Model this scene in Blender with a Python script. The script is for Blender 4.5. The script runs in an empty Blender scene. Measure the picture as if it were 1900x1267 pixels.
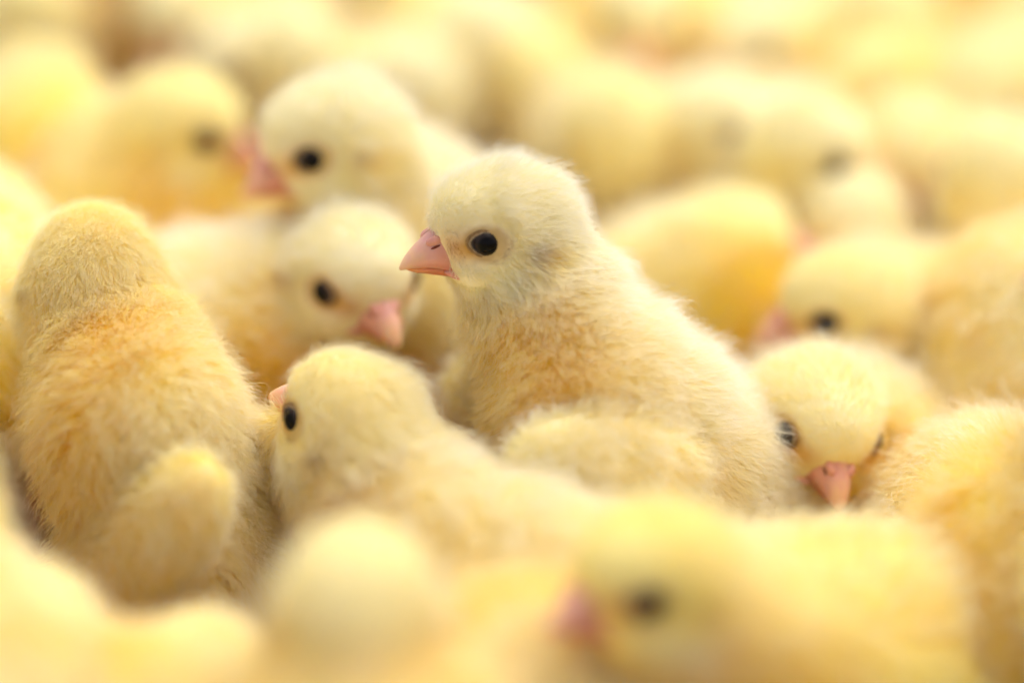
import bpy, math
import numpy as np
from mathutils import Matrix, Vector

# ------------------------------------------------------------------ camera, sky, sun, exposure
scene = bpy.context.scene
C = scene.collection
R = math.radians
PITCH = R(21.7)
CAM_Z = 295.0            # millimetres above the litter
FPX = 1900 * 100 / 36.0  # focal length in photo pixels

cam_data = bpy.data.cameras.new('camera')
cam_data.lens = 100
cam_data.sensor_width = 36
cam_data.clip_start = 0.02
cam_data.clip_end = 100
cam_data.dof.use_dof = True
cam_data.dof.focus_distance = 0.580
cam_data.dof.aperture_fstop = 2.4
cam = bpy.data.objects.new('camera', cam_data)
C.objects.link(cam)
cam.location = (0, 0, CAM_Z / 1000)
cam.rotation_euler = (R(90) - PITCH, 0, 0)
scene.camera = cam

SUN_EL, SUN_AZ = R(64), R(38)      # high, from behind the flock and to the right
world = bpy.data.worlds.new('World')
scene.world = world
world.use_nodes = True
nt = world.node_tree
bg = nt.nodes['Background']
sky = nt.nodes.new('ShaderNodeTexSky')
sky.sky_type = 'NISHITA'
sky.sun_disc = False
sky.sun_elevation = SUN_EL
sky.sun_rotation = SUN_AZ
sky.air_density = 1.0
sky.dust_density = 4.0
hs = nt.nodes.new('ShaderNodeHueSaturation')
hs.inputs['Saturation'].default_value = 0.4
nt.links.new(sky.outputs['Color'], hs.inputs['Color'])
nt.links.new(hs.outputs['Color'], bg.inputs['Color'])
bg.inputs['Strength'].default_value = 0.105

sun_data = bpy.data.lights.new('sun', 'SUN')
sun_data.energy = 1.3
sun_data.angle = R(60)
sun_data.color = (1.0, 0.965, 0.93)
sun = bpy.data.objects.new('sun', sun_data)
C.objects.link(sun)
sd = Vector((math.sin(SUN_AZ) * math.cos(SUN_EL), math.cos(SUN_AZ) * math.cos(SUN_EL), math.sin(SUN_EL)))
sun.rotation_euler = sd.to_track_quat('Z', 'Y').to_euler()
sun.location = (0, 0, 3)

vs = scene.view_settings
vs.view_transform = 'Standard'
vs.look = 'None'
vs.gamma = 1.0
vs.use_curve_mapping = False
vs.exposure = 0.92

cy = scene.cycles
scene.render.engine = 'CYCLES'
cy.max_bounces = 15
cy.diffuse_bounces = 15
cy.glossy_bounces = 8
cy.transmission_bounces = 15
cy.transparent_max_bounces = 8
cy.use_denoising = True
cy.sample_clamp_indirect = 8
cy.use_adaptive_sampling = True
cy.adaptive_threshold = 0.06
scene.cycles_curves.shape = 'RIBBONS'
scene.cycles_curves.subdivisions = 1

# ------------------------------------------------------------------ helpers
def at(px, py, depth):
    """a point (mm) seen at photo pixel px, py at that depth along the lens axis"""
    x = (px - 950) / FPX * depth
    v = -(py - 633.5) / FPX * depth
    return np.array([x, depth * math.cos(PITCH) + v * math.sin(PITCH),
                     CAM_Z - depth * math.sin(PITCH) + v * math.cos(PITCH)])

def heading(a):
    """facing angle: 0 towards the lens, 90 to the picture's left, 180 away -> yaw about Z"""
    a = R(a)
    return math.atan2(-math.cos(a), -math.sin(a))

def rot(yaw, pitch=0.0, roll=0.0):
    cz, sz = math.cos(yaw), math.sin(yaw)
    cp, sp = math.cos(pitch), math.sin(pitch)
    cr, sr = math.cos(roll), math.sin(roll)
    rz = np.array([[cz, -sz, 0], [sz, cz, 0], [0, 0, 1]])
    ry = np.array([[cp, 0, -sp], [0, 1, 0], [sp, 0, cp]])
    rx = np.array([[1, 0, 0], [0, cr, -sr], [0, sr, cr]])
    return rz @ ry @ rx

def norm(v):
    return v / np.maximum(np.linalg.norm(v, axis=-1, keepdims=True), 1e-9)

def smooth01(e0, e1, x):
    t = np.clip((x - e0) / (e1 - e0), 0, 1)
    return t * t * (3 - 2 * t)

def new_mesh(name, verts, faces, mats, smooth=True):
    me = bpy.data.meshes.new(name)
    me.from_pydata([tuple(v) for v in verts], [], [tuple(f) for f in faces])
    me.update()
    if smooth:
        me.polygons.foreach_set('use_smooth', [True] * len(me.polygons))
    for m in (mats if isinstance(mats, (list, tuple)) else [mats]):
        me.materials.append(m)
    return me

def link(name, data, parent=None, matrix=None, kind=None):
    o = bpy.data.objects.new(name, data)
    C.objects.link(o)
    if parent is not None:
        o.parent = parent
    if matrix is not None:
        o.matrix_local = matrix
    if kind:
        o['kind'] = kind
    return o

# ------------------------------------------------------------------ materials
def material(name):
    m = bpy.data.materials.new(name)
    m.use_nodes = True
    return m, m.node_tree, m.node_tree.nodes['Principled BSDF']

def ramp(nt, stops):
    r = nt.nodes.new('ShaderNodeValToRGB')
    el = r.color_ramp.elements
    while len(el) < len(stops):
        el.new(0.5)
    for e, (p, c) in zip(el, stops):
        e.position = p
        e.color = (*c, 1)
    return r

def make_skin():
    m, nt, b = material('under_down')
    tc = nt.nodes.new('ShaderNodeTexCoord')
    n = nt.nodes.new('ShaderNodeTexNoise')
    n.inputs['Scale'].default_value = 260
    n.inputs['Detail'].default_value = 4
    nt.links.new(tc.outputs['Object'], n.inputs['Vector'])
    r = ramp(nt, [(0.3, (0.99, 0.91, 0.58)), (0.7, (1.0, 0.95, 0.75))])
    nt.links.new(n.outputs['Fac'], r.inputs['Fac'])
    a = nt.nodes.new('ShaderNodeAttribute')
    a.attribute_name = 'tint'
    mx = nt.nodes.new('ShaderNodeMix')
    mx.data_type = 'RGBA'
    mx.blend_type = 'MULTIPLY'
    mx.inputs['Factor'].default_value = 1.0
    nt.links.new(a.outputs['Color'], mx.inputs['A'])
    nt.links.new(r.outputs['Color'], mx.inputs['B'])
    nt.links.new(mx.outputs['Result'], b.inputs['Base Color'])
    b.inputs['Roughness'].default_value = 1.0
    b.inputs['Specular IOR Level'].default_value = 0.0
    return m

def make_down():
    """translucent filaments: golden at the root, pale towards the tip"""
    m = bpy.data.materials.new('down_filament')
    m.use_nodes = True
    nt = m.node_tree
    for n in list(nt.nodes):
        nt.nodes.remove(n)
    out = nt.nodes.new('ShaderNodeOutputMaterial')
    at_ = nt.nodes.new('ShaderNodeAttribute')
    at_.attribute_name = 'tint'
    info = nt.nodes.new('ShaderNodeHairInfo')
    def mixc(blend, fac, a, b):
        x = nt.nodes.new('ShaderNodeMix')
        x.data_type = 'RGBA'
        x.blend_type = blend
        for sock, v in (('Factor', fac), ('A', a), ('B', b)):
            if isinstance(v, (int, float, tuple)):
                x.inputs[sock].default_value = v
            else:
                nt.links.new(v, x.inputs[sock])
        return x.outputs['Result']
    mr = nt.nodes.new('ShaderNodeMapRange')
    mr.inputs['From Min'].default_value = 0.25
    mr.inputs['From Max'].default_value = 0.95
    nt.links.new(info.outputs['Intercept'], mr.inputs['Value'])
    rootc = mixc('MULTIPLY', 1.0, at_.outputs['Color'], (1.0, 0.972, 0.66, 1))
    sepc = nt.nodes.new('ShaderNodeSeparateColor')
    nt.links.new(at_.outputs['Color'], sepc.inputs['Color'])
    pl = nt.nodes.new('ShaderNodeMapRange')      # dark marks stay dark to the tip
    pl.inputs['From Min'].default_value = 0.4
    pl.inputs['From Max'].default_value = 0.8
    pl.inputs['To Max'].default_value = 0.64
    nt.links.new(sepc.outputs['Green'], pl.inputs['Value'])
    tipc = mixc('MIX', pl.outputs['Result'], at_.outputs['Color'], (0.98, 0.965, 0.97, 1))
    col = mixc('MIX', mr.outputs['Result'], rootc, tipc)
    df = nt.nodes.new('ShaderNodeBsdfDiffuse')
    tr = nt.nodes.new('ShaderNodeBsdfTranslucent')
    ms = nt.nodes.new('ShaderNodeMixShader')
    ms.inputs[0].default_value = 0.38
    nt.links.new(col, df.inputs['Color'])
    nt.links.new(col, tr.inputs['Color'])
    nt.links.new(df.outputs[0], ms.inputs[1])
    nt.links.new(tr.outputs[0], ms.inputs[2])
    nt.links.new(ms.outputs[0], out.inputs['Surface'])
    return m

def make_beak(name, c0, c1, c2):
    m, nt, b = material(name)
    tc = nt.nodes.new('ShaderNodeTexCoord')
    sep = nt.nodes.new('ShaderNodeSeparateXYZ')
    nt.links.new(tc.outputs['Object'], sep.inputs['Vector'])
    n = nt.nodes.new('ShaderNodeTexNoise')
    n.inputs['Scale'].default_value = 330
    n.inputs['Detail'].default_value = 3
    nt.links.new(tc.outputs['Object'], n.inputs['Vector'])
    mr = nt.nodes.new('ShaderNodeMapRange')
    mr.inputs['From Min'].default_value = 0.008
    mr.inputs['From Max'].default_value = 0.021
    nt.links.new(sep.outputs['X'], mr.inputs['Value'])
    add = nt.nodes.new('ShaderNodeMath')
    add.operation = 'MULTIPLY_ADD'
    add.inputs[1].default_value = 0.75
    nt.links.new(n.outputs['Fac'], add.inputs[0])
    sub = nt.nodes.new('ShaderNodeMath')
    sub.operation = 'SUBTRACT'
    sub.inputs[1].default_value = 0.37
    nt.links.new(mr.outputs['Result'], sub.inputs[0])
    nt.links.new(sub.outputs['Value'], add.inputs[2])
    r = ramp(nt, [(0.1, c0), (0.6, c1), (0.97, c2)])
    nt.links.new(add.outputs['Value'], r.inputs['Fac'])
    nt.links.new(r.outputs['Color'], b.inputs['Base Color'])
    b.inputs['Roughness'].default_value = 0.33
    b.inputs['Subsurface Weight'].default_value = 0.35
    b.inputs['Subsurface Radius'].default_value = (1.0, 0.45, 0.3)
    b.inputs['Subsurface Scale'].default_value = 0.0015
    bp = nt.nodes.new('ShaderNodeBump')
    bp.inputs['Strength'].default_value = 0.35
    bp.inputs['Distance'].default_value = 0.0005
    nt.links.new(n.outputs['Fac'], bp.inputs['Height'])
    nt.links.new(bp.outputs['Normal'], b.inputs['Normal'])
    return m

def make_plain(name, col, rough=0.6, spec=0.3, vary=0.15, scale=500, sss=0.0):
    m, nt, b = material(name)
    tc = nt.nodes.new('ShaderNodeTexCoord')
    n = nt.nodes.new('ShaderNodeTexNoise')
    n.inputs['Scale'].default_value = scale
    n.inputs['Detail'].default_value = 3
    nt.links.new(tc.outputs['Object'], n.inputs['Vector'])
    r = ramp(nt, [(0.3, tuple(c * (1 - vary) for c in col)), (0.7, tuple(min(1, c * (1 + vary)) for c in col))])
    nt.links.new(n.outputs['Fac'], r.inputs['Fac'])
    nt.links.new(r.outputs['Color'], b.inputs['Base Color'])
    b.inputs['Roughness'].default_value = rough
    b.inputs['Specular IOR Level'].default_value = spec
    if sss:
        b.inputs['Subsurface Weight'].default_value = sss
        b.inputs['Subsurface Radius'].default_value = (1.0, 0.5, 0.3)
        b.inputs['Subsurface Scale'].default_value = 0.001
    return m

def make_eye():
    m, nt, b = material('eye_surface')
    tc = nt.nodes.new('ShaderNodeTexCoord')
    mp = nt.nodes.new('ShaderNodeMapping')
    mp.inputs['Scale'].default_value = (1000, 1000, 0)
    nt.links.new(tc.outputs['Object'], mp.inputs['Vector'])
    ln = nt.nodes.new('ShaderNodeVectorMath')
    ln.operation = 'LENGTH'
    nt.links.new(mp.outputs['Vector'], ln.inputs[0])
    mr = nt.nodes.new('ShaderNodeMapRange')
    mr.inputs['From Max'].default_value = 3.0
    nt.links.new(ln.outputs['Value'], mr.inputs['Value'])
    r = ramp(nt, [(0.0, (0.004, 0.003, 0.003)), (0.52, (0.005, 0.004, 0.004)), (0.68, (0.035, 0.024, 0.019)), (0.9, (0.06, 0.045, 0.04))])
    nt.links.new(mr.outputs['Result'], r.inputs['Fac'])
    nt.links.new(r.outputs['Color'], b.inputs['Base Color'])
    b.inputs['Roughness'].default_value = 0.10
    b.inputs['Specular IOR Level'].default_value = 0.12
    return m

def make_litter():
    m, nt, b = material('litter')
    tc = nt.nodes.new('ShaderNodeTexCoord')
    v = nt.nodes.new('ShaderNodeTexVoronoi')
    v.inputs['Scale'].default_value = 160
    n = nt.nodes.new('ShaderNodeTexNoise')
    n.inputs['Scale'].default_value = 40
    n.inputs['Detail'].default_value = 6
    nt.links.new(tc.outputs['Object'], v.inputs['Vector'])
    nt.links.new(tc.outputs['Object'], n.inputs['Vector'])
    mx = nt.nodes.new('ShaderNodeMix')
    mx.data_type = 'RGBA'
    nt.links.new(n.outputs['Fac'], mx.inputs['Factor'])
    mx.inputs['A'].default_value = (0.16, 0.085, 0.02, 1)
    mx.inputs['B'].default_value = (0.36, 0.22, 0.06, 1)
    nt.links.new(mx.outputs['Result'], b.inputs['Base Color'])
    bp = nt.nodes.new('ShaderNodeBump')
    bp.inputs['Distance'].default_value = 0.004
    nt.links.new(v.outputs['Distance'], bp.inputs['Height'])
    nt.links.new(bp.outputs['Normal'], b.inputs['Normal'])
    b.inputs['Roughness'].default_value = 0.95
    return m

M_SKIN = make_skin()
M_DOWN = make_down()
M_UPPER = make_beak('upper_beak_horn', (0.70, 0.29, 0.20), (0.78, 0.40, 0.34), (0.86, 0.52, 0.30))
M_LOWER = make_beak('lower_beak_horn', (0.62, 0.22, 0.12), (0.68, 0.26, 0.14), (0.78, 0.38, 0.18))
M_NOSE = make_plain('nostril_skin', (0.76, 0.36, 0.29), 0.2, 0.6, 0.08, 600, 0.3)
M_HOLE = make_plain('nostril_hole', (0.18, 0.05, 0.03), 0.7, 0.1)
M_EYE = make_eye()
M_LID = make_plain('eyelid_skin', (0.40, 0.29, 0.16), 0.7, 0.2, 0.25, 1500)
M_RIM = make_plain('eyelid_rim', (0.06, 0.045, 0.04), 0.5, 0.2, 0.3, 1500)
M_FOLD = make_plain('eyelid_fold', (0.30, 0.18, 0.08), 0.8, 0.1, 0.4, 1500)
M_LEG = make_plain('leg_scale', (0.72, 0.40, 0.20), 0.5, 0.3, 0.15, 400, 0.2)
M_LITTER = make_litter()

# ------------------------------------------------------------------ ground
def make_ground():
    n = 60
    rng = np.random.default_rng(3)
    xs = np.linspace(-3, 3, n)
    verts, faces = [], []
    for j in range(n):
        for i in range(n):
            verts.append((xs[i], xs[j] + 0.7, -0.001 + 0.002 * rng.random()))
    for j in range(n - 1):
        for i in range(n - 1):
            a = j * n + i
            faces.append((a, a + 1, a + n + 1, a + n))
    o = link('ground', new_mesh('ground', verts, faces, M_LITTER))
    o['kind'] = 'structure'
make_ground()

# ------------------------------------------------------------------ signed distance pieces (mm)
def d_ell(p, c, r, M=None):
    q = p - c
    if M is not None:
        q = q @ M
    r = np.asarray(r, float)
    k0 = np.linalg.norm(q / r, axis=-1)
    k1 = np.linalg.norm(q / (r * r), axis=-1)
    return k0 * (k0 - 1.0) / np.maximum(k1, 1e-6)

def d_cone(p, a, b, ra, rb):
    ab = b - a
    t = np.clip(((p - a) @ ab) / (ab @ ab), 0, 1)
    return np.linalg.norm(p - a - t[..., None] * ab, axis=-1) - (ra + (rb - ra) * t)

def smin(a, b, k):
    h = np.clip(0.5 + 0.5 * (b - a) / k, 0, 1)
    return b + (a - b) * h - k * h * (1 - h)

def surface_nets(f, origin, h):
    s = f < 0
    nx, ny, nz = f.shape
    sl = lambda o: tuple(slice(o[k], f.shape[k] - 1 + o[k]) for k in range(3))
    corners = [(i, j, k) for i in (0, 1) for j in (0, 1) for k in (0, 1)]
    cnt = sum(s[sl(c)].astype(np.int8) for c in corners)
    act = (cnt > 0) & (cnt < 8)
    ids = np.full(act.shape, -1, np.int64)
    cell = np.argwhere(act)
    ids[act] = np.arange(len(cell))
    pos = np.zeros((len(cell), 3))
    num = np.zeros(len(cell))
    for a in corners:
        for ax in range(3):
            if a[ax]:
                continue
            b = list(a); b[ax] = 1
            fa = f[cell[:, 0] + a[0], cell[:, 1] + a[1], cell[:, 2] + a[2]]
            fb = f[cell[:, 0] + b[0], cell[:, 1] + b[1], cell[:, 2] + b[2]]
            m = (fa < 0) != (fb < 0)
            t = np.where(m, fa / np.where(m, fa - fb, 1), 0)
            q = np.tile(np.array(a, float), (len(cell), 1))
            q[:, ax] += t
            pos[m] += q[m]
            num[m] += 1
    verts = (cell + pos / num[:, None]) * h + origin
    quads = []
    for ax in range(3):
        o = [slice(1, -1)] * 3
        lo = list(o); hi = list(o)
        lo[ax] = slice(0, f.shape[ax] - 1); hi[ax] = slice(1, f.shape[ax])
        sa, sb = s[tuple(lo)], s[tuple(hi)]
        e = np.argwhere(sa != sb)
        inside = sa[e[:, 0], e[:, 1], e[:, 2]]
        off = np.ones(3, int); off[ax] = 0
        e = e + off
        u, v = [(1, 2), (2, 0), (0, 1)][ax]
        def cid(du, dv):
            c = e.copy()
            c[:, u] -= du; c[:, v] -= dv
            return ids[c[:, 0], c[:, 1], c[:, 2]]
        q = np.stack([cid(1, 1), cid(0, 1), cid(0, 0), cid(1, 0)], 1)
        q[~inside] = q[~inside][:, ::-1]
        quads.append(q)
    return verts, np.concatenate(quads)

# ------------------------------------------------------------------ the head's own frame: x to the beak, y left, z up
BK_X = np.array([5.0, 8.0, 10.5, 12.3, 14.4, 16.4, 18.5, 20.1, 20.9])
BK_TOP = np.array([0.6, 2.0, 3.0, 3.1, 2.0, 0.5, -1.5, -3.5, -4.8])
BK_BOT = np.array([-5.7, -5.6, -5.2, -4.9, -4.6, -4.5, -4.7, -5.1, -5.5])
BK_W = np.array([7.0, 6.2, 5.2, 4.6, 3.8, 3.1, 2.3, 1.4, 0.4])
LB_X = np.array([5.0, 8.0, 10.5, 13.4, 16.3, 18.4, 19.5])
LB_BOT = np.array([-8.6, -8.2, -7.8, -7.2, -6.6, -6.1, -5.6])
LB_W = np.array([5.8, 5.0, 4.1, 3.2, 2.3, 1.4, 0.35])
EYE = np.array([3.2, 11.2, 1.0])

def head_sdf(q):
    d = d_ell(q, np.array([-2.0, 0, 0.8]), (14.2, 13.0, 13.0))
    d = smin(d, d_ell(q, np.array([4.0, 0, 3.6]), (9.4, 9.0, 9.0)), 4)
    for s in (-1, 1):
        d = smin(d, d_ell(q, np.array([2.0, s * 6.2, -5.0]), (8.0, 5.8, 5.8)), 4)
    d = smin(d, d_ell(q, np.array([6.5, 0, -3.5]), (4.5, 5.4, 5.0)), 3)
    return d

def loft_beak(xs, top, bot, w, n=14, sub=4, power=0.75, hook=None):
    t = np.linspace(0, len(xs) - 1, (len(xs) - 1) * sub + 1)
    ix = np.arange(len(xs))
    def sp(y):
        # Catmull-Rom through the stations
        out = []
        for v in t:
            i = min(int(v), len(xs) - 2); f = v - i
            p0, p1, p2, p3 = y[max(i - 1, 0)], y[i], y[i + 1], y[min(i + 2, len(y) - 1)]
            out.append(0.5 * (2 * p1 + (p2 - p0) * f + (2 * p0 - 5 * p1 + 4 * p2 - p3) * f * f + (3 * p1 - p0 - 3 * p2 + p3) * f ** 3))
        return np.array(out)
    X, T, B, W = sp(xs), sp(top), sp(bot), np.maximum(sp(w), 0.15)
    verts, faces = [], []
    ring = n + 1 + 3
    for i in range(len(X)):
        for k in range(n + 1):
            a = math.pi * k / n
            y = W[i] * math.cos(a)
            z = B[i] + (T[i] - B[i]) * abs(math.sin(a)) ** power
            verts.append((X[i], y, z))
        for k in (-0.6, 0, 0.6):
            verts.append((X[i], W[i] * k, B[i] + (T[i] - B[i]) * 0.06))
    for i in range(len(X) - 1):
        for k in range(ring):
            a, b = i * ring + k, i * ring + (k + 1) % ring
            faces.append((a, a + ring, b + ring, b))
    faces.append(tuple(range(ring)))
    faces.append(tuple(reversed(range((len(X) - 1) * ring, len(X) * ring))))
    return np.array(verts), faces

def blob(c, r, M=None, nu=14, nv=9):
    v, f = [], []
    for j in range(nv + 1):
        th = math.pi * j / nv
        for i in range(nu):
            ph = 2 * math.pi * i / nu
            p = np.array([r[0] * math.sin(th) * math.cos(ph), r[1] * math.sin(th) * math.sin(ph), r[2] * math.cos(th)])
            v.append((M @ p if M is not None else p) + c)
    for j in range(nv):
        for i in range(nu):
            a, b = j * nu + i, j * nu + (i + 1) % nu
            f.append((a, a + nu, b + nu, b))
    return np.array(v), f

def join(parts):
    V, F, n = [], [], 0
    for v, f in parts:
        V.append(v)
        F += [tuple(i + n for i in q) for q in f]
        n += len(v)
    return np.concatenate(V), F

MM = 0.001
v, f = loft_beak(BK_X, BK_TOP, BK_BOT, BK_W)
parts_up = [(v, f)]
for s in (-1, 1):   # the soft fold at the corner of the mouth
    parts_up.append(blob(np.array([9.2, s * 5.7, -6.1]), (3.9, 1.5, 1.0), rot(R(-s * 26), R(10))))
V, F = join(parts_up)
ME_UPPER = new_mesh('upper_beak', V * MM, F, M_UPPER)
v, f = loft_beak(LB_X, LB_BOT, np.interp(LB_X, BK_X, BK_BOT) - 0.3, LB_W, power=0.8)
f = [tuple(reversed(q)) for q in f]
ME_LOWER = new_mesh('lower_beak', v * MM, f, M_LOWER)
ME_NOSE, ME_HOLE = {}, {}
for s in (-1, 1):
    v, f = blob(np.array([14.2, s * 2.3, 0.75]), (1.8, 1.05, 1.15), rot(R(-s * 16), R(-24), R(-s * 25)))
    ME_NOSE[s] = new_mesh('nostril', v * MM, f, M_NOSE)
    v, f = blob(np.array([14.1, s * 2.95, -0.3]), (1.3, 0.5, 0.28), rot(R(-s * 18), R(-24)))
    ME_HOLE[s] = new_mesh('nostril_slit', v * MM, f, M_HOLE)

# eyeball: local z looks out of the head
v, f = blob(np.zeros(3), (2.85, 2.85, 2.85), None, 28, 18)
ME_EYE = new_mesh('eye', v * MM, f, M_EYE)
EYE_DIR = norm(np.array([0.22, 1.0, 0.10]))
def lid_mesh():
    nu, nv = 40, 10
    V, F = [], []
    rng = np.random.default_rng(5)
    for ring, (rad, tube, zz) in enumerate([(2.42, 0.24, 1.32), (2.74, 0.20, 1.25), (3.12, 0.34, 0.95)]):
        base = len(V)
        for i in range(nu):
            a = 2 * math.pi * i / nu
            ex = 1.14 + 0.12 * max(0, math.cos(a)) ** 6 + 0.05 * max(0, -math.cos(a)) ** 6
            ey = 0.88
            wob = 1 + 0.025 * math.sin(7 * a + ring) + 0.02 * rng.standard_normal()
            for k in range(nv):
                b = 2 * math.pi * k / nv
                r = rad + tube * math.cos(b) * wob
                V.append((r * ex * math.cos(a), r * ey * math.sin(a), zz + tube * 1.3 * math.sin(b) - 0.25 * abs(math.cos(a)) ** 2))
        for i in range(nu):
            for k in range(nv):
                p = base + i * nv + k; q = base + i * nv + (k + 1) % nv
                p2 = base + ((i + 1) % nu) * nv + k; q2 = base + ((i + 1) % nu) * nv + (k + 1) % nv
                F.append((p, p2, q2, q))
    return np.array(V), F
v, f = lid_mesh()
ME_LID = new_mesh('eyelid', v * MM, f, [M_RIM, M_LID, M_FOLD])
ME_LID.polygons.foreach_set('material_index', [k // 400 for k in range(1200)])

EYE_FRAME = {}
for s in (-1, 1):
    d = EYE_DIR * np.array([1, s, 1])
    base = np.array([EYE[0], 0, EYE[2]])
    ts = np.linspace(2, 20, 400)
    pts = base + ts[:, None] * d
    hit = pts[np.argmax(head_sdf(pts) > 0)]
    c = hit - d * 1.55
    zax = d
    xax = norm(np.array([1.0, 0, 0.12]) - zax * (np.array([1.0, 0, 0.12]) @ zax))
    yax = np.cross(zax, xax)
    EYE_FRAME[s] = (c, np.stack([xax, yax, zax], 1))

def leg_mesh():
    parts = []
    def tube(pts, rad, n=8):
        V, F = [], []
        pts = np.array(pts, float)
        for i, p in enumerate(pts):
            t = norm(pts[min(i + 1, len(pts) - 1)] - pts[max(i - 1, 0)])
            u = norm(np.cross(t, np.array([0.13, 1, 0.07]))); w = np.cross(t, u)
            for k in range(n):
                a = 2 * math.pi * k / n
                V.append(p + rad[i] * (u * math.cos(a) + w * math.sin(a)))
        for i in range(len(pts) - 1):
            for k in range(n):
                a, b = i * n + k, i * n + (k + 1) % n
                F.append((a, b, b + n, a + n))
        F.append(tuple(reversed(range(n)))); F.append(tuple(range((len(pts) - 1) * n, len(pts) * n)))
        return np.array(V), F
    parts.append(tube([(-6, 0, 34), (-9, 0, 24), (-5, 0, 13), (0, 0, 3)], [4.0, 2.6, 2.0, 2.3]))
    for a, L in ((-32, 14), (0, 18), (32, 14), (180, 8)):
        c, s_ = math.cos(R(a)), math.sin(R(a))
        parts.append(tube([(0, 0, 3), (L * .4 * c, L * .4 * s_, 2.6), (L * .8 * c, L * .8 * s_, 1.6), (L * c, L * s_, 0.6)], [2.0, 1.5, 1.2, 0.4]))
    return join(parts)
v, f = leg_mesh()
ME_LEG = new_mesh('leg', v * MM, f, M_LEG)

# ------------------------------------------------------------------ one chick
CREAM = np.array([0.985, 0.912, 0.47])
PALE = np.array([0.98, 0.95, 0.90])
RICH = np.array([0.985, 0.872, 0.13])
GOLD = np.array([0.985, 0.80, 0.008])
AMBER = np.array([0.60, 0.27, 0.01])
BROWN = np.array([0.40, 0.21, 0.05])
WHITE = np.array([0.965, 0.95, 0.89])

def wave_noise(p, seed, freq, n=6):
    rng = np.random.default_rng(seed)
    out = np.zeros_like(p)
    for k in range(n):
        w = rng.standard_normal(3) * freq
        out += np.sin(p @ w + rng.random() * 6.28)[:, None] * norm(rng.standard_normal(3))
    return out / math.sqrt(n)

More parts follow.
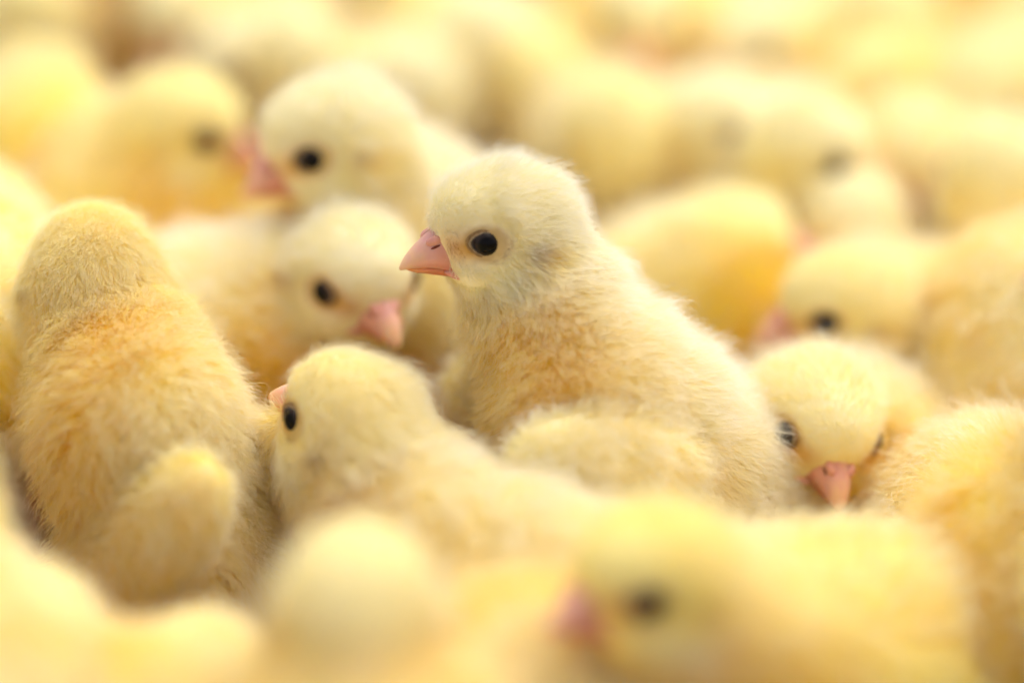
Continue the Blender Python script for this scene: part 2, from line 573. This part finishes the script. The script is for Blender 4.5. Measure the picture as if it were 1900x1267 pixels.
def chick(label, head, ha, hp, hr, body, ba, bp, hairs=14000, thick=0.11, voxel=2.0, tint=0.0, size=1.0,
          wing=(0, 0, 0, 14), wr=(17, 5.6, 10.5), neck=(17, 11.8), bs=1.0, seed=None, group='day-old chicks crowded together', pts=4, fluff=1.0):
    """head/body: photo pixel x, y and depth; ha/ba: facing; hp/bp: pitch up; hr: roll; tint <0 paler, >0 more golden"""
    seed = seed if seed is not None else int(abs(head[0] * 31 + head[1] * 17 + body[0] * 7)) % 99991
    rng = np.random.default_rng(seed)
    hw, bw = at(*head), at(*body)
    yaw = heading(ba)
    Rb = rot(yaw)
    base = np.array([bw[0], bw[1], 0.0])
    h = Rb.T @ (hw - base) / size            # head centre in the chick's frame
    b = np.array([0, 0, bw[2] / size])
    HM = rot(heading(ha) - yaw, R(hp), R(hr))
    BM = rot(0, R(bp))
    fw, lf, up = BM[:, 0], BM[:, 1], BM[:, 2]
    n0 = b + fw * 15 + up * 5
    nm = h - HM[:, 0] * 4.5 - HM[:, 2] * 5.5
    wx, wz, wo, wp = wing
    wc = {s: b + fw * (1 + wx) + lf * s * (20.5 * bs + wo) + up * (1 + wz) for s in (-1, 1)}
    WM = {s: BM @ rot(R(-s * 6), R(wp), R(s * 8)) for s in (-1, 1)}
    def parts_sdf(p):
        d = d_ell(p, b, (28 * bs, 22.5 * bs, 23 * bs), BM)
        d = smin(d, d_ell(p, b + fw * 12 * bs - up * 2, (19.5 * bs, 20 * bs, 20 * bs)), 8)
        d = smin(d, d_ell(p, b - fw * 20 - up * 1, (15, 15, 15)), 8)
        d = smin(d, d_cone(p, b - fw * 28 + up * 3, b - fw * 38 + up * 7, 7, 3), 6)
        for s in (-1, 1):
            d = smin(d, d_ell(p, b - fw * 3 + lf * s * 10.5 + np.array([0, 0, -15.0]), (12, 9.5, 12)), 7)
        nd = d_cone(p, n0, nm, neck[0], neck[1])
        hd = head_sdf((p - h) @ HM)
        wd = np.minimum(d_ell(p, wc[1], wr, WM[1]), d_ell(p, wc[-1], wr, WM[-1]))
        return d, nd, hd, wd
    def total(p):
        d, nd, hd, wd = parts_sdf(p)
        return smin(smin(smin(d, nd, 9), hd, 5), wd, 2.0)
    lo = np.minimum(np.minimum(b - 46, h - 22), n0 - 20); hi = np.maximum(np.maximum(b + 46, h + 22), n0 + 20)
    lo[2] = max(lo[2], b[2] - 36)
    n = np.ceil((hi - lo) / voxel).astype(int) + 1
    gx = [lo[k] + voxel * np.arange(n[k]) for k in range(3)]
    G = np.stack(np.meshgrid(*gx, indexing='ij'), -1).reshape(-1, 3)
    val = total(G).reshape(n)
    V, Q = surface_nets(val, lo, voxel)
    # ---- objects
    root = bpy.data.objects.new('chick', None)
    root.empty_display_size = 0.02
    C.objects.link(root)
    root.location = base * MM
    root.rotation_euler = (0, 0, yaw)
    root.scale = (size,) * 3
    root['label'] = label
    root['category'] = 'chick'
    root['group'] = group
    def eye_polar(q):
        qa = q.copy(); qa[:, 1] = np.abs(qa[:, 1])
        ec, EF = EYE_FRAME[1]
        el = (qa - ec) @ EF
        return qa, el, np.hypot(el[:, 0] / 1.12, el[:, 1] / 0.95)
    def weights(P):
        pd = parts_sdf(P)
        wts = np.exp(-np.stack(pd, 1).clip(0, 30) / 2.2)
        return wts / wts.sum(1, keepdims=True), pd[2]
    pale, deep = max(0, -tint), max(0, tint)
    basec = CREAM * (1 - pale - deep) + PALE * pale + RICH * deep
    def colour(P, q, hw_, ww_, er):
        qa = q.copy(); qa[:, 1] = np.abs(qa[:, 1])
        col = np.tile(basec, (len(P), 1))
        mott = wave_noise(P, seed + 4, 0.16)[:, 0] * 0.5 + wave_noise(P, seed + 5, 0.5)[:, 1] * 0.25
        mv = np.clip(0.20 + 0.55 * mott, 0, 0.85)[:, None] * (1 - 0.6 * hw_[:, None])
        col = col * (1 - mv) + GOLD * mv
        lit_back_wing = smooth01(0.0, 0.9, ((P - b) / 26.0) @ up)[:, None] * (1 - hw_[:, None]) * 0.8 * (1 - 0.6 * deep)
        lit_back_wing = np.maximum(lit_back_wing, ww_[:, None] * 0.6 * (1 - deep))      # pale wings; on the back, light from above is painted into the down
        col = col * (1 - lit_back_wing) + PALE * lit_back_wing
        rel = (P - b) / 26.0                      # golden shade painted into the down of throat, breast and belly
        shade_gold = smooth01(-0.4, 0.6, rel @ norm(fw * 0.6 - up * 1.0))[:, None] * (1 - hw_[:, None]) * (1 - ww_[:, None]) * 0.9
        col = col * (1 - shade_gold) + GOLD * shade_gold
        hp_ = np.clip(0.35 + 0.75 * pale + 0.35 * smooth01(0, 9, q[:, [2]]), 0, 1) * (1 - 0.7 * deep) * hw_[:, None]  # paler head, with top light painted into the crown
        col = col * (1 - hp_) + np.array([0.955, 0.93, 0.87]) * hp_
        def patch(col, c, r, colr, amt):
            k = np.exp(-(((qa[:, 0] - c[0]) / r[0]) ** 2 + ((qa[:, 2] - c[2]) / r[2]) ** 2))
            k = (k * smooth01(c[1] * 0.3, c[1] * 0.75, qa[:, 1]) * amt * np.clip(hw_ * 2.5, 0, 1))[:, None]
            return col * (1 - k) + colr * k
        col = patch(col, (2, 9, -7), (6.5, 6, 4.5), WHITE, 0.85)            # pale cheek
        col = patch(col, (9.4, 6.5, 0.8), (3.6, 4.2, 2.6), AMBER, 1.0)    # golden lore in front of the eye
        col = patch(col, (7.2, 9.0, 3.6), (3.4, 3.5, 1.3), BROWN, 0.6)
        col = patch(col, (-3.8, 12.3, 0.2), (1.6, 3.5, 1.3), BROWN, 0.7)   # ear
        col = patch(col, (-7.5, 11.0, -2.0), (3.2, 4.0, 3.0), GOLD, 0.6)
        col = patch(col, (6.2, 7.5, -8.6), (0.7, 2.6, 1.8), BROWN, 0.25)     # fold behind the gape
        k = (1 - smooth01(3.3, 4.9, er))[:, None] * hw_[:, None] * 0.8
        return col * (1 - k) + np.array([0.46, 0.27, 0.08]) * k
    wv, _ = weights(V)
    qv = (V - h) @ HM
    _, elv, erv = eye_polar(qv)
    bme = new_mesh('body', V * MM, Q.tolist(), M_SKIN)
    bca = bme.color_attributes.new('tint', 'FLOAT_COLOR', 'POINT')
    hl = np.clip(0.30 * wv[:, [2]] * (1 - 0.8 * np.where((elv[:, 2] > -2)[:, None], 1 - smooth01(3.3, 4.9, erv[:, None]), 0)) + 0.55 * wv[:, [3]], 0, 1)
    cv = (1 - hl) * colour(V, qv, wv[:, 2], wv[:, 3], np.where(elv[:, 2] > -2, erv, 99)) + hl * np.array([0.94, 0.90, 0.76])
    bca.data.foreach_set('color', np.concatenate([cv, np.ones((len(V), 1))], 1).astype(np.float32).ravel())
    link('body', bme, root)
    HMat = Matrix(HM.tolist()).to_4x4()
    HMat.translation = Vector((h * MM).tolist())
    ub = link('upper_beak', ME_UPPER, root, HMat)
    link('lower_beak', ME_LOWER, root, HMat)
    for s in (-1, 1):
        link('nostril', ME_NOSE[s], ub)
        link('nostril_slit', ME_HOLE[s], ub)
        c, E = EYE_FRAME[s]
        em = Matrix((HM @ E).tolist()).to_4x4()
        em.translation = Vector(((h + HM @ c) * MM).tolist())
        e = link('eye', ME_EYE, root, em)
        link('eyelid', ME_LID, e)
        lm = Matrix.Diagonal((1, 1, max(0.5, (b[2] - 14) / 30), 1))
        lm.translation = Vector((-0.002, s * 0.011, 0))
        link('leg', ME_LEG, root, lm)
    # ---- down
    T = np.concatenate([Q[:, [0, 1, 2]], Q[:, [0, 2, 3]]])
    A, B_, C_ = V[T[:, 0]], V[T[:, 1]], V[T[:, 2]]
    ar = np.linalg.norm(np.cross(B_ - A, C_ - A), axis=1)
    N_ = hairs
    hv = np.exp(-((V - h) ** 2).sum(1) / 16.0 ** 2)[T[:, 0]]
    ar = ar * (1 + 2.6 * hv)
    ti = np.searchsorted(np.cumsum(ar) / ar.sum(), rng.random(N_)).clip(0, len(T) - 1)
    u, w = rng.random(N_), rng.random(N_)
    sw = u + w > 1
    u[sw], w[sw] = 1 - u[sw], 1 - w[sw]
    P = A[ti] + (B_[ti] - A[ti]) * u[:, None] + (C_[ti] - A[ti]) * w[:, None]
    e = 0.4
    N = norm(np.stack([total(P + np.eye(3)[k] * e) - total(P - np.eye(3)[k] * e) for k in range(3)], 1))
    wts, hd = weights(P)
    q = (P - h) @ HM                           # in the head's frame
    keep = np.ones(N_, bool)
    qa, el, er = eye_polar(q)
    keep &= ~((er < 3.25) & (el[:, 2] > -1.5) & (hd < 2))
    bw_ = np.interp(q[:, 0], BK_X, BK_W); bt = np.interp(q[:, 0], BK_X, BK_TOP)
    bb = np.interp(q[:, 0], LB_X, LB_BOT)
    inb = (q[:, 0] > 8.6 + 0.35 * qa[:, 1]) & (qa[:, 1] < bw_ + 0.2) & (q[:, 2] < bt + 0.2) & (q[:, 2] > bb - 0.2)
    keep &= ~(inb & (hd < 1.0))
    keep &= ~((np.hypot((q[:, 0] - 9.8) / 3.0, (q[:, 2] + 6.0) / 1.0) < 1) & (qa[:, 1] > 3) & (hd < 2))
    P, N, wts, q, qa, er = P[keep], N[keep], wts[keep], q[keep], qa[keep], er[keep]
    n_ = len(P)
    hw_ = wts[:, 2]
    # flow
    nb = norm(n0 - h) * 1.0
    flow_head = norm(-HM[:, 0] * 1.0 - HM[:, 2] * 0.25)
    # around the eye the down sweeps round it
    F_ = (wts[:, [0]] * norm(-fw * 1.0 + np.array([0, 0, -0.45])) + wts[:, [1]] * nb + hw_[:, None] * flow_head
          + wts[:, [3]] * norm(-fw + np.array([0, 0, -0.30])))
    F_ = F_ + wave_noise(P, seed + 1, 0.22) * (0.42 - 0.28 * hw_)[:, None] + wave_noise(P, seed + 2, 0.75) * (0.36 - 0.24 * hw_)[:, None]
    F_ = F_ + rng.standard_normal((n_, 3)) * (0.26 - 0.12 * hw_)[:, None]
    Tg = norm(F_ - (F_ * N).sum(1, keepdims=True) * N)
    face = smooth01(-3, 11, q[:, 0]) * hw_ * (1 - 0.45 * smooth01(3, 9, q[:, 2]))
    L = (wts @ np.array([9.6, 8.6, 5.6, 6.0])) * (1 - 0.66 * face)
    near_eye = np.exp(-((er - 3.7).clip(0) / 1.6) ** 2) * hw_
    L *= 1 - 0.85 * near_eye
    L *= 1 - 0.55 * np.exp(-((er - 3) / 3.2) ** 2) * (el[keep][:, 0] > -1) * (el[keep][:, 2] > -3) * hw_
    L *= (0.45 + 0.75 * rng.random(n_)) * fluff
    wisp = rng.random(n_) < 0.28
    L *= np.clip(0.92 + 0.28 * wave_noise(P, seed + 6, 0.25)[:, 0], 0.55, 1.4)
    L[wisp] *= 1.45
    lift = R(1) * (wts @ np.array([48, 48, 38, 38])) * (1 - 0.45 * face) + rng.standard_normal(n_) * R(12)
    lift[wisp] += R(16)
    lift += R(28) * np.clip(-(N * norm(F_)).sum(1), 0, 1) * (1 - hw_)
    lift = lift.clip(R(6), R(75))
    s = np.linspace(0, 1, pts)[None, :, None]
    Np, Tp = N[:, None], Tg[:, None]
    sl, cl = np.sin(lift)[:, None, None], np.cos(lift)[:, None, None]
    curl = norm(np.cross(N, Tg) * rng.standard_normal((n_, 1)) + N * rng.standard_normal((n_, 1)) * 0.5)[:, None]
    X = Np * sl * (1.25 * s - 0.42 * s * s) + Tp * cl * (0.7 * s + 0.3 * s * s) + curl * (0.13 * np.sin(s * 3.6))
    X = P[:, None] - Np * 0.3 + X * L[:, None, None]
    # tufts: filaments of one small cell lean to a shared tip
    cs = np.where(hw_ > 0.5, 0.9, 1.5)
    key = np.floor((P + wave_noise(P, seed + 3, 1.2) * 0.5) / cs[:, None]).astype(np.int64)
    key = (key[:, 0] * 73856093) ^ (key[:, 1] * 19349663) ^ (key[:, 2] * 83492791)
    _, inv = np.unique(key, return_inverse=True)
    cntc = np.bincount(inv)
    tip = np.stack([np.bincount(inv, X[:, -1, k]) / cntc for k in range(3)], 1)[inv]
    cl_amt = ((0.50 - 0.30 * hw_) * (0.5 + 0.7 * rng.random(n_)))[:, None, None]
    X = X + (tip - X[:, -1])[:, None] * cl_amt * (s ** 1.5)
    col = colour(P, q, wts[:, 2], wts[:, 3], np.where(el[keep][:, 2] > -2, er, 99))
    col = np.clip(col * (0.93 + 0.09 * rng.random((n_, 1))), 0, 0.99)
    cu = bpy.data.hair_curves.new('down')
    cu.add_curves([pts] * n_)
    cu.position_data.foreach_set('vector', (X * MM).astype(np.float32).ravel())
    rad = (thick * np.array([1.0, 1.0, 0.85, 0.6, 0.4, 0.25])[np.linspace(0, 5, pts).round().astype(int)])[None] * (0.7 + 0.6 * rng.random((n_, 1)))
    rad = rad * (1 - 0.35 * hw_[:, None])
    rad[wisp] *= 0.7
    ra = cu.attributes.get('radius') or cu.attributes.new('radius', 'FLOAT', 'POINT')
    ra.data.foreach_set('value', (rad * MM).astype(np.float32).ravel())
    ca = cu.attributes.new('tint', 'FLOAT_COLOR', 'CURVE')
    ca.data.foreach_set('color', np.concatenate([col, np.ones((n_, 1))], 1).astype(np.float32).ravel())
    cu.materials.append(M_DOWN)
    link('down', cu, root, None, 'stuff')
    print('chick z_head %.0f z_body %.0f neck %.0f | %s' % (hw[2], bw[2], np.linalg.norm(h - n0), label[:50]))
    return root

def lo(px, py, z):
    """the depth that puts a pixel at height z (mm)"""
    return (px, py, (CAM_Z - z) / (math.sin(PITCH) + (py - 633.5) / FPX * math.cos(PITCH)))

FOCUS = dict(thick=0.048, voxel=1.2, pts=5)
SOFT = dict(hairs=30000, thick=0.085, voxel=1.6, pts=4)
FAR = dict(hairs=10000, thick=0.15, voxel=2.2, pts=4)

# ------------------------------------------------------------------ the chicks in and near the plane of focus
chick('pale chick with raised head and pink beak in profile, sharpest in the picture',
      (922, 434, 586), 72, 0, 0, (1175, 815, 594), 72, 36, hairs=130000, tint=-0.8, wing=(14, -5, 4, -28), wr=(20, 6, 10.5), bs=0.88, neck=(16, 12), **FOCUS)
chick('golden fluffy chick stretching up with the back of its head towards us',
      (172, 512, 598), 165, 15, 0, (292, 890, 585), 125, 62, hairs=130000, tint=0.65, wing=(-9, 11, 1.5, -108), wr=(24, 4.6, 9.5), neck=(15, 12.4), bs=0.76, **FOCUS)
chick('yellow chick seen from behind, head bent down, one eye at its edge',
      (645, 790, 574), 129, 17, 0, (985, 1150, 556), 115, 4, hairs=120000, tint=0.2, neck=(17.5, 13), **FOCUS)
# ------------------------------------------------------------------ softly blurred ones around them
chick('blurred pale chick in profile with dark eye, just above and behind the sharp one',
      (610, 271, 638), 74, -13, 0, (780, 500, 662), 75, 30, tint=-0.5, size=1.05, **SOFT)
chick('blurred chick facing half right, face beside the throat of the sharp chick',
      (662, 520, 622), -28, -10, 0, (425, 640, 648), -60, 15, tint=-0.7, **SOFT)
chick('small chick looking down at us with its beak between two dark eyes',
      (1518, 790, 605), -14, -20, -14, (1540, 860, 640), -10, 10, tint=0.0, **SOFT)
chick('chick with lowered head and salmon beak, right above the one looking down at us',
      (1562, 580, 648), 83, -4, 0, (1740, 680, 675), 95, 15, tint=0.3, **SOFT)
chick('chick turned away at the edge of the picture, back marked by a golden crease',
      (1870, 980, 598), 170, -20, 0, (1860, 1080, 588), 172, 15, tint=0.2, **SOFT)
chick('yellow chick turned away, its broad back above the golden crease',
      (1945, 575, 655), 165, 5, 0, (1940, 705, 640), 165, 30, tint=0.05, **SOFT)
chick('deep golden chick cut off by the frame beside the large blurred back in front',
      (2040, 1030, 575), 200, 0, 0, (1965, 1130, 562), 150, 25, tint=0.8, **SOFT)
chick('large blurred chick in front with dark eye and pink beak, back rising behind it',
      (1200, 1085, 505), 62, 2, 0, (1555, 1215, 550), 54, 4, tint=0.8, **SOFT)
chick('large blurred round head in front, no face to be seen',
      (665, 1125, 486), 178, 0, 0, (665, 1540, 486), 178, 70, tint=0.0, **SOFT)
chick('blurred chick low in the corner with pale rounded nape',
      (50, 1200, 508), 170, -5, 0, (20, 1500, 496), 165, 60, tint=-0.1, **SOFT)
chick('blurred pale back between the corner chick and the large round head',
      (370, 1290, 508), 165, -10, 0, (330, 1540, 500), 130, 55, tint=0.1, **SOFT)
chick('pale chick squeezed in low between the round head and the blurred beak',
      (985, 1235, 545), 175, -20, 0, (1000, 1440, 520), 170, 40, tint=0.0, **SOFT)
# ------------------------------------------------------------------ the far flock, out of focus
chick('blurred chick facing right, its beak against the forehead of the pale one in profile',
      (345, 245, 699), -88, -10, 0, (225, 390, 715), -70, 25, tint=0.5, **FAR)
chick('blurred yellow chick by the picture edge with an olive shadow at its cheek',
      (85, 195, 737), -45, -25, 0, (20, 345, 735), -60, 25, tint=0.5, **FAR)
chick('blurred golden chick cut off beside the head that stretches up',
      (-60, 420, 650), 120, 0, 0, (-50, 590, 630), 120, 20, tint=0.35, **FAR)
chick('blurred chick in the top corner region with a brownish band under its cheek',
      lo(330, 30, 78), 15, -25, 0, lo(370, 40, 48), 10, 20, tint=0.0, **FAR)
chick('blurred cream chick turned away, above the pale one in profile',
      lo(550, 110, 76), 170, 0, 0, lo(560, 190, 48), 170, 20, tint=-0.1, **FAR)
chick('very pale broad blurred back above the sharp head',
      lo(900, 80, 78), 175, 0, 0, lo(890, 170, 50), 175, 20, tint=-0.4, **FAR)
chick('far chick facing us with a pink beak over golden throat',
      lo(1190, 38, 86), 0, -16, 0, lo(1190, 60, 50), 5, 20, tint=0.1, **FAR)
chick('far chick with a slanting brown eye streak beside the one facing us',
      lo(1400, 90, 76), 50, -16, 0, lo(1480, 130, 48), 50, 20, tint=-0.2, **FAR)
chick('blurred yellow chick turned away, deep gold patch at its flank, above the sharp nape',
      lo(1140, 245, 76), 165, 0, 0, lo(1125, 340, 48), 165, 25, tint=0.25, **FAR)
chick('blurred cream chick with one small tan eye spot',
      lo(1330, 245, 76), -80, 0, 0, lo(1290, 330, 48), -50, 20, tint=-0.3, **FAR)
chick('blurred chick facing right with a grey streak at its eye',
      lo(1510, 290, 76), -80, -10, 0, lo(1400, 350, 48), -70, 20, tint=-0.05, **FAR)
chick('blurred chick with dark brown face and golden chin near the picture edge',
      lo(1830, 175, 80), 30, -30, 0, lo(1890, 230, 48), 30, 20, tint=0.2, **FAR)
chick('blurred broad yellow back at the picture edge under the dark face',
      lo(1850, 330, 76), 170, 0, 0, lo(1850, 410, 50), 170, 20, tint=0.1, **FAR)
chick('blurred pale nape behind the chick with the salmon beak',
      lo(1570, 415, 62), 170, 0, 0, lo(1610, 450, 42), 150, 15, tint=-0.3, **FAR)
chick('blurred yellow chick facing right with an olive eye streak, behind the sharp back',
      (1370, 465, 690), -80, 12, 0, (1250, 590, 695), -65, 25, tint=0.2, **FAR)
chick('far chick at the top edge beside the very pale back, facing left',
      lo(690, -10, 80), 70, -10, 0, lo(760, 40, 48), 80, 20, tint=0.0, **FAR)
chick('far golden chick in the very corner at the top edge, in shadow',
      lo(60, 20, 74), 150, 0, 0, lo(90, 60, 48), 150, 20, tint=0.25, **FAR)
chick('far chick by the top edge, right of the slanting eye streak',
      lo(1640, 40, 78), 165, 0, 0, lo(1650, 120, 48), 160, 20, tint=0.1, **FAR)
chick('blurred chick between the very pale back and the deep gold flank',
      lo(1010, 160, 70), 170, 0, 0, lo(1000, 230, 46), 165, 15, tint=0.4, **FAR)
chick('blurred cream chick tucked behind the neck of the pale one in profile',
      lo(770, 170, 70), 150, 0, 0, lo(760, 240, 46), 150, 15, tint=-0.4, **FAR)
chick('blurred golden chick looking left, under the top edge at the right',
      lo(1620, 165, 74), 55, -20, 0, lo(1700, 200, 46), 60, 15, tint=0.5, **FAR)
chick('blurred chick with bowed head left of the broad yellow back',
      lo(1690, 290, 70), 15, -30, 0, lo(1710, 310, 46), 10, 10, tint=0.1, **FAR)
chick('blurred pale chick looking left, above the one facing right',
      lo(440, 130, 70), 60, -15, 0, lo(500, 160, 46), 60, 15, tint=-0.5, **FAR)
# flock behind and beside, at the limits of the picture
def copy_tree(o, parent=None):
    c = o.copy()
    C.objects.link(c)
    c.parent = parent
    for ch in o.children:
        copy_tree(ch, c)
    return c

edge = [(180, -60, 20), (480, -80, 160), (960, -60, 40), (1280, -90, 170), (1560, -70, -60), (1800, -50, 150), (2020, -20, 80),
        (2080, 260, 160), (2100, 480, 90), (2060, 760, 170), (-130, 120, -70), (-180, 300, 150), (-170, 760, -60), (-150, 980, 170),
        (50, -110, 170), (760, -150, 10), (1100, -160, 160), (1440, -170, -20), (1700, -180, 170), (1950, -150, 30), (330, -170, 150)]
protos = []
for k, (px, py, a) in enumerate(edge):
    rr = np.random.default_rng(500 + k)
    hz = 70 + 14 * rr.random()
    hp_ = at(*lo(px, py, hz))
    bx_, by_ = hp_[0] + 30 * math.sin(R(a)), hp_[1] + 30 * math.cos(R(a))      # the body lies behind the head
    bz_ = 46 + 6 * rr.random()
    if k < 4:
        dep = by_ * math.cos(PITCH) + (CAM_Z - bz_) * math.sin(PITCH)
        vv = by_ * math.sin(PITCH) - (CAM_Z - bz_) * math.cos(PITCH)
        o = chick('yellow chick at the outer edge of the crowded flock', lo(px, py, hz), a, -10 + 15 * rr.random(), 0,
                  (950 + bx_ / dep * FPX, 633.5 - vv / dep * FPX, dep), a + 20 * (rr.random() - 0.5), 20,
                  tint=-0.3 + 0.6 * rr.random(), group='chicks at the outer edge of the flock', seed=700 + k, **FAR)
        protos.append(o)
    else:
        o = copy_tree(protos[k % 4])
        o.location = (bx_ * MM, by_ * MM, 0)
        o.rotation_euler = (0, 0, heading(a))
        o.scale = (0.95 + 0.1 * rr.random(),) * 3
    o['label'] = 'yellow chick at the outer edge of the crowded flock'
    if k < 6:
        o['label'] = 'blurred chick cut off by the top edge, %s from the left' % ('first', 'second', 'third', 'fourth', 'fifth', 'sixth')[k]
